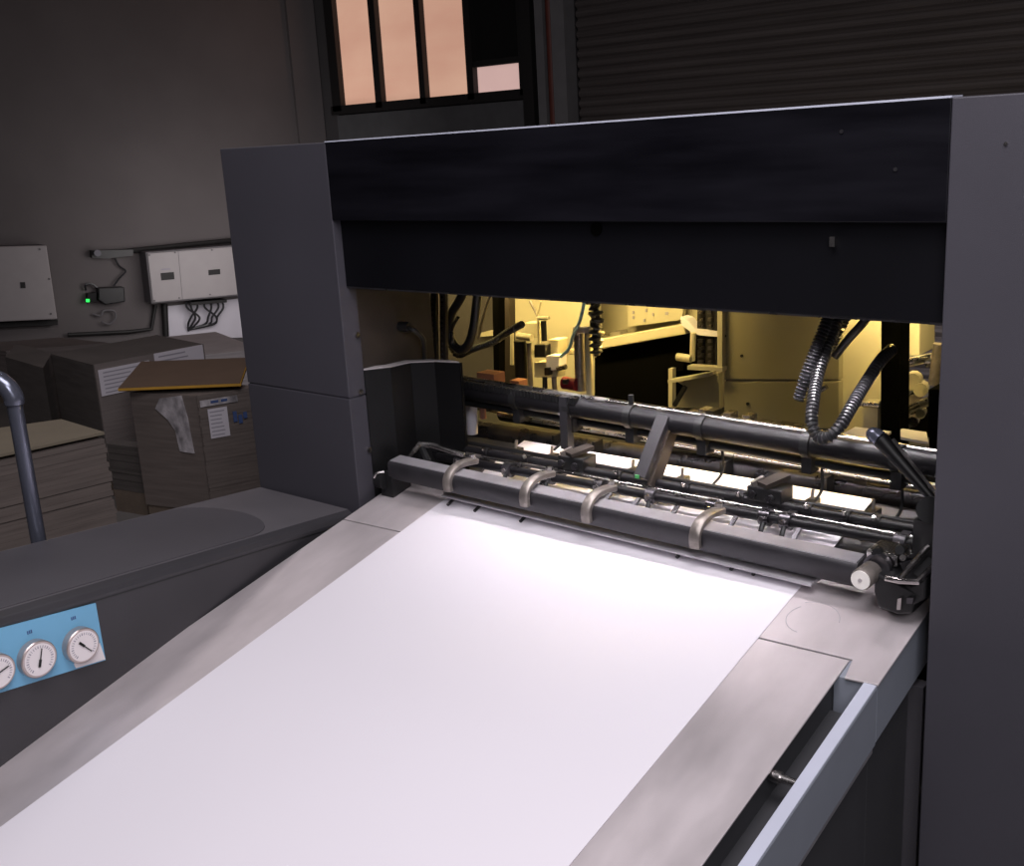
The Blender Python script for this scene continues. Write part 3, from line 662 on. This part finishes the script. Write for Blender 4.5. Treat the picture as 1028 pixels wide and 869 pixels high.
# lever at right with pale ball end
lv = thing('lever_arm', P(935, 505, .10), 'black tapered lever with a pale rounded tip leaning beside the right column', 'lever')
a = P(874, 434, .16); m1 = P(884, 441, .155); m2 = P(897, 456, .15); b = P(938, 503, .12)
link('arm', tube(B(), [m1, m2, b], [.017, .014, .008], 14), M['blackgloss'], lv, smooth=True)
link('tip', tube(B(), [a + (a - m1) * .25, a, a.lerp(m1, .5), m1], [.006, .013, .0165, .0165], 16), M['post'], lv, smooth=True)
link('arm_edge', tube(B(), [m1.lerp(m2, .4) + Vector((.014, 0, .014)), b + Vector((.008, 0, .01))], [.004, .003], 8), M['steel'], lv, smooth=True)
link('pivot', tube(B(), [P(934, 512, .10), P(936, 510, .14)], .026, 14), M['black'], lv, smooth=True)
link('pivot_plate', box(B(), .70, .768, .10, .17, .90, 1.0), M['black'], lv)

# ================================================================ CROSS TUBES BEHIND THE BAR
tb = thing('cross_beam', (0, .33, 1.1), 'thick black cross tube spanning the opening above the feeder bar', 'beam')
o, ta, tb2 = xrod('tube', (452, 389), (960, 469.5), .33, .026, M['tubeblack'], tb, n=24)
o, ga, gb = xrod('top_rail', (452, 378), (960, 457), .41, .0085, M['steel'], tb); o['label'] = 'bright steel rail behind the tube'
o, _, _ = xrod('lower_rod', (455, 401), (930, 483), .345, .011, M['black'], tb)
# toothed rack on the left part
bm = B()
for k in range(34):
    c = on(ta, tb2, 470 + 3.4 * k) + Vector((0, -.018, .022)); box(bm, c.x - .0035, c.x + .0035, c.y - .008, c.y + .010, c.z - .008, c.z + .009)
link('toothed_rack', bm, M['black'], tb)
for px in (520, 574, 634, 706, 812, 902):
    c = on(ta, tb2, px); bm = B(); tube(bm, [c - Vector((.01, 0, 0)), c + Vector((.01, 0, 0))], .031, 20); box(bm, c.x - .012, c.x + .012, c.y - .012, c.y + .03, c.z - .065, c.z - .01)
    link('clamp_ring', bm, M['black'], tb, smooth=True)
c = on(ta, tb2, 634); link('pin', tube(B(), [c + Vector((0, 0, .02)), c + Vector((0, 0, .055))], .007, 10), M['black'], tb)
link('hanger', box(B(), on(ta, tb2, 572).x - .012, on(ta, tb2, 572).x + .012, .30, .325, .95, 1.09), M['postpaint'], tb)
# rollers behind
rl = thing('roller_set', (0, .5, .9), 'set of dull rollers and yellow-lit steel rods behind the cross tube', 'rollers')
o, _, _ = xrod('rod', (470, 407), (950, 490), .50, .0085, M['steel'], rl)
o, _, _ = xrod('rod', (500, 416), (950, 494), .47, .0055, M['steel'], rl)
o, _, _ = xrod('rod', (660, 440), (880, 474), .53, .006, M['steel'], rl)
o, _, _ = xrod('roller', (440, 426), (960, 508), .52, .030, M['darksteel'], rl, n=24)
o, _, _ = xrod('roller', (455, 438), (960, 522), .50, .014, M['innerwall'], rl, n=20)
link('roller_shaft', tube(B(), [(-.76, .60, .93), (.76, .60, .93)], .03, 20), M['black'], rl, smooth=True)
for px in (600, 728, 731, 832, 560):
    c = P(px, 446 + (px - 560) * .16, .47); link('spacer', box(B(), c.x - .004, c.x + .004, c.y - .02, c.y + .02, c.z - .025, c.z + .03), M['black'], rl)
# white roll end and copper strip at left
wr_ = thing('white_roll', P(476, 440, .42), 'small white upright roll beside the black corner cover', 'roll')
link('roll', tube(B(), [P(473, 398, .42), P(474, 435, .42)], .017, 16), M['whitepaint'], wr_, smooth=True)
link('roll_band', tube(B(), [P(484, 398, .44), P(485, 420, .44)], .010, 12), M['copper'], wr_, smooth=True)
tag(link('copper_block', box(B(), P(479, 380, .55).x, P(496, 380, .55).x, .55, .60, P(480, 386, .55).z, P(480, 374, .55).z), M['copper']), 'copper brown block above the toothed rack', 'block')
tag(link('copper_block', box(B(), P(512, 388, .58).x, P(521, 388, .58).x, .58, .62, P(515, 390, .58).z, P(515, 382, .58).z), M['copper']), 'small copper block right of the larger one behind the rack', 'block')

# ================================================================ INNER UNIT (seen through the opening)
iu = thing('inner_unit', (0, 1.1, 0), 'cream painted inner press unit with a black recess glowing yellow under the hood', 'press unit')
def pan(name, pts, Y, th, m, parent, label=None, bevel=0):
    o = link(name, ext(B(), [P(x, y, Y) for x, y in pts], (0, th, 0)), m, parent, bevel=bevel)
    if label: o['label'] = label
    return o
# back panels
pan('back_panel', [(590, 250), (724, 250), (724, 420), (590, 420)], 1.25, .03, M['cream'], iu)
pan('back_panel', [(430, 250), (598, 250), (598, 410), (430, 410)], 1.08, .03, M['cream'], iu)
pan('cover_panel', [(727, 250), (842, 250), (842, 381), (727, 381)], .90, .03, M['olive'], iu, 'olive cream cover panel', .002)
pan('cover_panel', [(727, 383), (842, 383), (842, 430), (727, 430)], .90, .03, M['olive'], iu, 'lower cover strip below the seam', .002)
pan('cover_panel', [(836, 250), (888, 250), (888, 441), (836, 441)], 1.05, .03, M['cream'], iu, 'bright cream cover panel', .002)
bm = B()
for x, y in ((745, 357), (751, 405), (728, 337)):
    c = P(x, y, .9); tube(bm, [c, c - Vector((0, .004, 0))], .0045, 8)
link('cover_screw', bm, M['frame'], iu)
# dark of the recess, painted as a solid black slab
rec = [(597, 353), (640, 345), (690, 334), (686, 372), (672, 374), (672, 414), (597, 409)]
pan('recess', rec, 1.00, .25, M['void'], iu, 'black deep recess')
# cream slanted ledges over the recess
link('ledge', bar(B(), P(596, 346, .98), P(692, 329, .98), .05, .030), M['cream'], iu, bevel=.003)
link('ledge', bar(B(), P(598, 337, 1.02), P(626, 333, 1.02), .04, .010), M['steel'], iu)
pan('lamp_shade', [(683, 318), (689, 320), (698, 330), (720, 334), (720, 338), (697, 336), (684, 326)], .94, .04, M['whitepaint'], iu, 'curved pale guard')  # white highlight painted as a pale strip of its own
# labelled plate
lb = pan('instrument_plate', [(630, 296), (688, 298), (684, 321), (630, 328)], 1.2, .02, M['cream'], iu, 'cream plate with small dark marks')
bm = B()
for x, y, w in ((635, 312, 2), (635, 317, 2), (648, 310, 2), (655, 314, 1.5), (668, 313, 3), (671, 306, 3), (646, 320, 2)): ext(bm, [P(x, y, 1.198), P(x + w, y, 1.198), P(x + w, y + 3, 1.198), P(x, y + 3, 1.198)], (0, -.002, 0))
link('plate_marks', bm, M['ink'], lb)
# ladder like cable rack
rk = pan('cable_rack', [(700, 296), (719, 296), (719, 367), (700, 366)], .96, .02, M['frame'], iu, 'dark slotted cable rack')
bm = B()
for k in range(9):
    y = 304 + k * 7.2
    for x0, x1 in ((702, 707.5), (712.5, 716)): ext(bm, [P(x0, y, .958), P(x1, y, .958), P(x1, y + 3.4, .958), P(x0, y + 3.4, .958)], (0, -.012, 0))
link('rack_rungs', bm, M['darksteel'], rk)
pan('upright', [(720, 290), (725, 290), (725, 372), (720, 372)], .88, .03, M['cream'], iu)
pan('crossbar', [(690, 367), (725, 369), (725, 373), (690, 371)], .87, .03, M['cream'], iu)
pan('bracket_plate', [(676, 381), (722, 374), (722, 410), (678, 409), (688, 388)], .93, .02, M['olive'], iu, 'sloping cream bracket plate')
link('ledge', bar(B(), P(674, 382, .91), P(715, 375, .91), .04, .010), M['cream'], iu)
pan('upright', [(671, 370), (675, 370), (675, 412), (671, 412)], .94, .02, M['cream'], iu)
link('bracket_arm', bar(B(), P(677, 407, .90), P(688, 388, .90), .01, .012), M['black'], iu)
link('valve', tube(B(), [P(680, 358, .92), P(694, 360, .92)], .012, 12), M['cream'], iu, smooth=True)
link('valve', tube(B(), [P(696, 334, .93), P(695, 362, .93)], .009, 12), M['cream'], iu, smooth=True)
# steel ledge catching the lamp just above the tube
za_ = P(760, 418, .68).z
link('steel_tray', box(B(), P(680, 410, .6).x, P(795, 420, .6).x, .50, .67, za_ - .006, za_), M['steel'], iu)['label'] = 'steel tray under the cover panel'
zb_ = P(870, 432, .66).z
link('steel_tray', box(B(), P(845, 430, .6).x, P(882, 430, .6).x, .50, .68, zb_ - .006, zb_), M['whitepaint'], iu)  # white colour paints the lamplight on this steel surface
for x in (708, 716, 733, 752): c = P(x, 408, .62); link('tray_block', box(B(), c.x - .010, c.x + .012, .60, .64, za_, za_ + .022), M['steel' if x != 716 else 'black'], iu)
# left dark uprights, perforated
for x0, x1, m in ((432, 437, 'black'), (441, 446.5, 'innerwall')):
    o = pan('perforated_strip', [(x0, 285), (x1, 285), (x1 + 1, 378), (x0 + 1, 378)], .40, .012, M[m], iu)
    bm = B()
    for k in range(14):
        c = P((x0 + x1) / 2, 298 + k * 5.2, .398); tube(bm, [c, c - Vector((0, .002, 0))], .004, 6)
    link('perforations', bm, M['darksteel'], o)
pan('black_upright', [(494, 285), (500.5, 285), (501, 386), (496, 386)], .72, .03, M['void'], iu)
pan('grey_upright', [(502, 285), (511, 285), (512, 388), (503, 388)], .80, .03, M['innerwall'], iu)
pan('cream_shelf', [(458, 336), (495, 333), (495, 337), (458, 340)], .98, .06, M['cream'], iu)
# black column right with things beyond
pan('black_column', [(885, 290), (904, 290), (903, 452), (884, 450)], .70, .06, M['void'], iu, 'solid black column')
pan('pale_box', [(906, 290), (923, 290), (923, 357), (906, 358)], 1.15, .12, M['cream'], iu, 'cream box beside the black column', .003)
pan('black_cover', [(932, 391), (950, 391), (950, 455), (933, 455)], .60, .1, M['void'], iu, 'black cover beside the right column')
link('rod', tube(B(), [P(904, 365, .85), P(943, 357, .85)], .012, 12), M['steel'], iu, smooth=True)
link('rod', tube(B(), [P(930, 362, .8), P(945, 361, .8)], .016, 12), M['steel'], iu, smooth=True)
link('rod', tube(B(), [P(904, 414, .85), P(934, 402, .85)], .012, 12), M['steel'], iu, smooth=True)
link('rod', tube(B(), [P(943, 345, .7), P(938, 386, .7)], .014, 12), M['hook'], iu, smooth=True)
link('steel_tray', hexa(B(), [P(904, 441, .6), P(932, 446, .6), P(930, 436, .72), P(904, 432, .72)], [p + Vector((0, 0, .006)) for p in (P(904, 441, .6), P(932, 446, .6), P(930, 436, .72), P(904, 432, .72))]), M['whitepaint'], iu)
for x, y, r_, m in ((918, 380, .022, 'cream'), (912, 392, .020, 'steel'), (926, 388, .018, 'cream'), (920, 398, .016, 'hook'), (910, 421, .018, 'hook'), (918, 420, .014, 'steel'), (926, 412, .012, 'cream')):
    c = P(x, y, .9); link('fitting', tube(B(), [c, c + Vector((.01, -.04, .0))], r_, 12), M[m], iu, smooth=True)
pan('fitting_plate', [(905, 408), (931, 402), (931, 440), (905, 436)], 1.0, .03, M['void'], iu)
pan('canister', [(866, 404), (881, 404), (881, 432), (866, 430)], .72, .04, M['cream'], iu)
link('canister_rim', tube(B(), [P(864, 405, .70), P(883, 407, .70)], .007, 10), M['steel'], iu, smooth=True)
# added floor block and dark rear, so the lamp light stays inside
link('lower_casing', box(B(), -1.17, .76, .66, 1.6, .02, .84), M['sidepanel'], iu)
pan('rear_panel', [(430, 230), (600, 230), (600, 420), (430, 420)], 1.62, .02, M['innerwall'], iu)

# valve and air cylinder cluster on the cream back
vc = thing('valve_cluster', P(550, 400, .70), 'cluster of air cylinders and cream valves with a dark red knob', 'valve assembly')
def cyl(name, p0, p1, Y, r, m, label=None, n=16):
    o = link(name, tube(B(), [P(*p0, Y), P(*p1, Y)], r, n), M[m], vc, smooth=True)
    if label: o['label'] = label
cyl('air_cylinder', (522, 342), (524, 392), .72, .020, 'blackgloss', 'black air cylinder')
cyl('air_cylinder', (531, 344), (533, 390), .72, .008, 'hook')
cyl('cylinder_cap', (520, 337), (534, 339), .70, .011, 'cream')
cyl('air_cylinder', (581, 334), (583, 392), .68, .016, 'hook', 'grey air cylinder')
cyl('air_cylinder', (590, 330), (592, 396), .68, .011, 'cream', 'cream air cylinder')
cyl('cylinder_cap', (577, 331), (594, 331), .67, .010, 'whitepaint')
cyl('valve_stem', (545.5, 322), (546.5, 342), .72, .009, 'black')
cyl('valve_cap', (541, 319), (551, 319), .72, .006, 'cream')
cyl('valve_stem', (540, 318), (541, 345), .73, .005, 'cream')
cyl('chain_pull', (532, 302), (540, 318), .76, .004, 'hook'); cyl('chain_pull', (543, 303), (539, 316), .76, .004, 'cream')
cyl('manifold', (514, 332), (514, 366), .74, .006, 'cream')
def vbox(name, x0, x1, y0, y1, Y, th, m, label=None):
    o = link(name, ext(B(), [P(x0, y0, Y), P(x1, y0, Y), P(x1, y1, Y), P(x0, y1, Y)], (0, th, 0)), M[m], vc, bevel=.003)
    if label: o['label'] = label
vbox('valve_body', 526, 540, 324, 339, .74, .04, 'cream'); vbox('valve_body', 550, 560, 341, 356, .74, .05, 'cream')
vbox('valve_body', 536, 558, 364, 379, .72, .05, 'cream'); vbox('valve_body', 548, 561, 357, 372, .70, .04, 'whitepaint')
vbox('valve_block', 536, 547, 346, 359, .71, .03, 'black'); vbox('valve_block', 546, 551, 369, 377, .69, .02, 'black')
vbox('bracket', 534, 590, 351, 356, .80, .03, 'cream')
cyl('valve_stem', (547, 378), (547, 394), .72, .008, 'black'); cyl('valve_stem', (556, 378), (557, 394), .72, .008, 'hook')
cyl('fitting', (560, 370), (568, 368), .70, .008, 'steel')
cyl('red_knob', (566, 384), (579, 386), .66, .019, 'red', 'dark red knob'); cyl('knob_hub', (566, 383), (570, 383), .64, .008, 'black')
# hoses
def hose(pts, Y, r, m, label, ribs=0, rib=.14, group=None, sm=True):
    path = curve([P(p[0], p[1], p[2] if len(p) > 2 else Y) for p in pts])
    o = link('hose', tube(B(), path, r, 12, ribs=ribs, rib=rib), M[m], smooth=sm)
    return tag(o, label, 'hose', group)
hose([(470, 285), (461, 302), (453, 316), (451, 332), (455, 345), (463, 351), (471, 344), (476, 325), (479, 300), (482, 285)], .50, .0135, 'rubber', 'black hose hanging in a tight loop at the left of the opening')
hose([(452, 346), (460, 356), (475, 350), (495, 343), (510, 333), (525, 325)], .58, .010, 'rubber', 'ribbed black hose rising from the loop to the cream valves', ribs=34)
hose([(495, 290), (489, 305), (484, 322), (480, 340)], .64, .005, 'hook', 'thin grey hose hanging right of the looped black hose')
hose([(460, 318), (454, 330), (455, 345), (462, 350)], .49, .005, 'darksteel', 'thin steel cable inside the looped black hose')
hose([(589, 290), (586, 306), (582, 322), (576, 335), (571, 350), (563, 358)], .66, .0052, 'cyan', 'pale cyan air tube among the valves')
hose([(593, 300), (600, 318), (597, 334), (599, 357)], .66, .013, 'rubber', 'coiled black hose beside the pale cyan tube', ribs=9, rib=.45)
hose([(600, 300), (595, 318), (602, 334), (597, 358)], .675, .010, 'cream', 'coiled cream cord twisted round the black one', ribs=9, rib=.45)
hose([(836, 300, .44), (829, 325, .42), (819, 350, .40), (810, 375, .38), (802, 402, .37)], .58, .0130, 'rubber', 'ribbed hose hanging outermost left in the right bundle', ribs=30)
hose([(846, 300, .50), (840, 322, .48), (830, 350, .43), (820, 380, .37), (816, 405, .31), (815, 425, .28), (821, 438, .275), (832, 438, .275), (843, 428, .29), (853, 411, .33), (866, 389, .40), (884, 362, .48), (896, 350, .54)], .54, .0125, 'rubber', 'ribbed hose swinging low in a U over the cross tube', ribs=78)
hose([(855, 298), (848, 318), (836, 342), (824, 366)], .60, .0135, 'rubber', 'short ribbed hose in the middle of the right bundle', ribs=22)
hose([(880, 300), (868, 322), (852, 340), (838, 358)], .56, .010, 'rubber', 'smooth black hose bending in from the right over the cream panel')
hose([(830, 388), (818, 396), (812, 402)], .56, .006, 'rubber', 'short black hose stub tying the right bundle together')

# ================================================================ LIGHT
def area(name, loc, target, size, power, col, sy=None):
    l = bpy.data.lights.new(name, 'AREA'); l.energy = power; l.color = col; l.size = size
    if sy: l.shape = 'RECTANGLE'; l.size_y = sy
    o = bpy.data.objects.new(name, l); COL.objects.link(o); o.location = loc
    o.rotation_euler = (Vector(target) - Vector(loc)).to_track_quat('-Z', 'Y').to_euler(); return o
def spread(o, deg): o.data.spread = math.radians(deg)
area('ceiling_light_over_table', (.9, -1.25, 3.7), (.2, -.6, .8), 2.0, 82, (1, .95, .995), 1.6)
hp = lw(250, 262, 1.5)  # low fill added close to the wall to brighten it
spread(area('ceiling_light_hall', hp, lw(215, 260, .0), 1.2, 11, (1, .94, .94), 1.0), 180)
area('ceiling_light_stacks', (-3.2, .2, 4.2), (-2.8, .2, 0), 1.6, 24, (1, .92, .94), 1.2)
area('ceiling_light_behind', (2.3, -2.3, 2.7), (0.9, 0, 1.0), 1.2, 38, (.98, .95, 1), 1.0)
spread(area('machine_lamp', (-.70, .62, 1.50), (-.8, 1.1, 1.05), 1.0, 7, (1, .73, .27), .06), 120)
spread(area('machine_lamp_corner', (.33, .97, 1.36), (.28, 1.2, 1.0), .35, 2.2, (1, .74, .30), .05), 150)  # hidden fill added to brighten the right cream panel
spread(area('rear_hall_light', (-.4, 4.2, .9), (-.3, 5.5, .3), .8, 8, (1, .95, 1), .5), 110)
spread(area('machine_lamp_right', (.50, .62, 1.50), (.66, 1.0, 1.0), .5, 3.0, (1, .73, .27), .06), 110)
spread(area('machine_lamp_rods', (-.15, .72, 1.26), (-.2, .52, .97), 1.3, 4.2, (1, .66, .17), .03), 60)
spread(area('hood_lamp', (.0, .13, 1.43), (.0, .22, .85), .9, 2.4, (1, .93, .96), .04), 100)  # unseen neutral strip added to light the bar and sheet
spread(area('hood_lamp_rear', (.10, .345, 1.348), (.10, .36, .85), 1.1, 2.2, (1, .93, .97), .02), 50)  # unseen neutral strip added to whiten the sheet behind the bar
w = bpy.data.worlds.new('world'); bpy.context.scene.world = w; w.use_nodes = True
w.node_tree.nodes['Background'].inputs['Color'].default_value = (.5, .47, .5, 1); w.node_tree.nodes['Background'].inputs['Strength'].default_value = .06
vs = bpy.context.scene.view_settings; vs.view_transform = 'Standard'; vs.look = 'None'; vs.exposure = 0; vs.gamma = 1; vs.use_curve_mapping = False
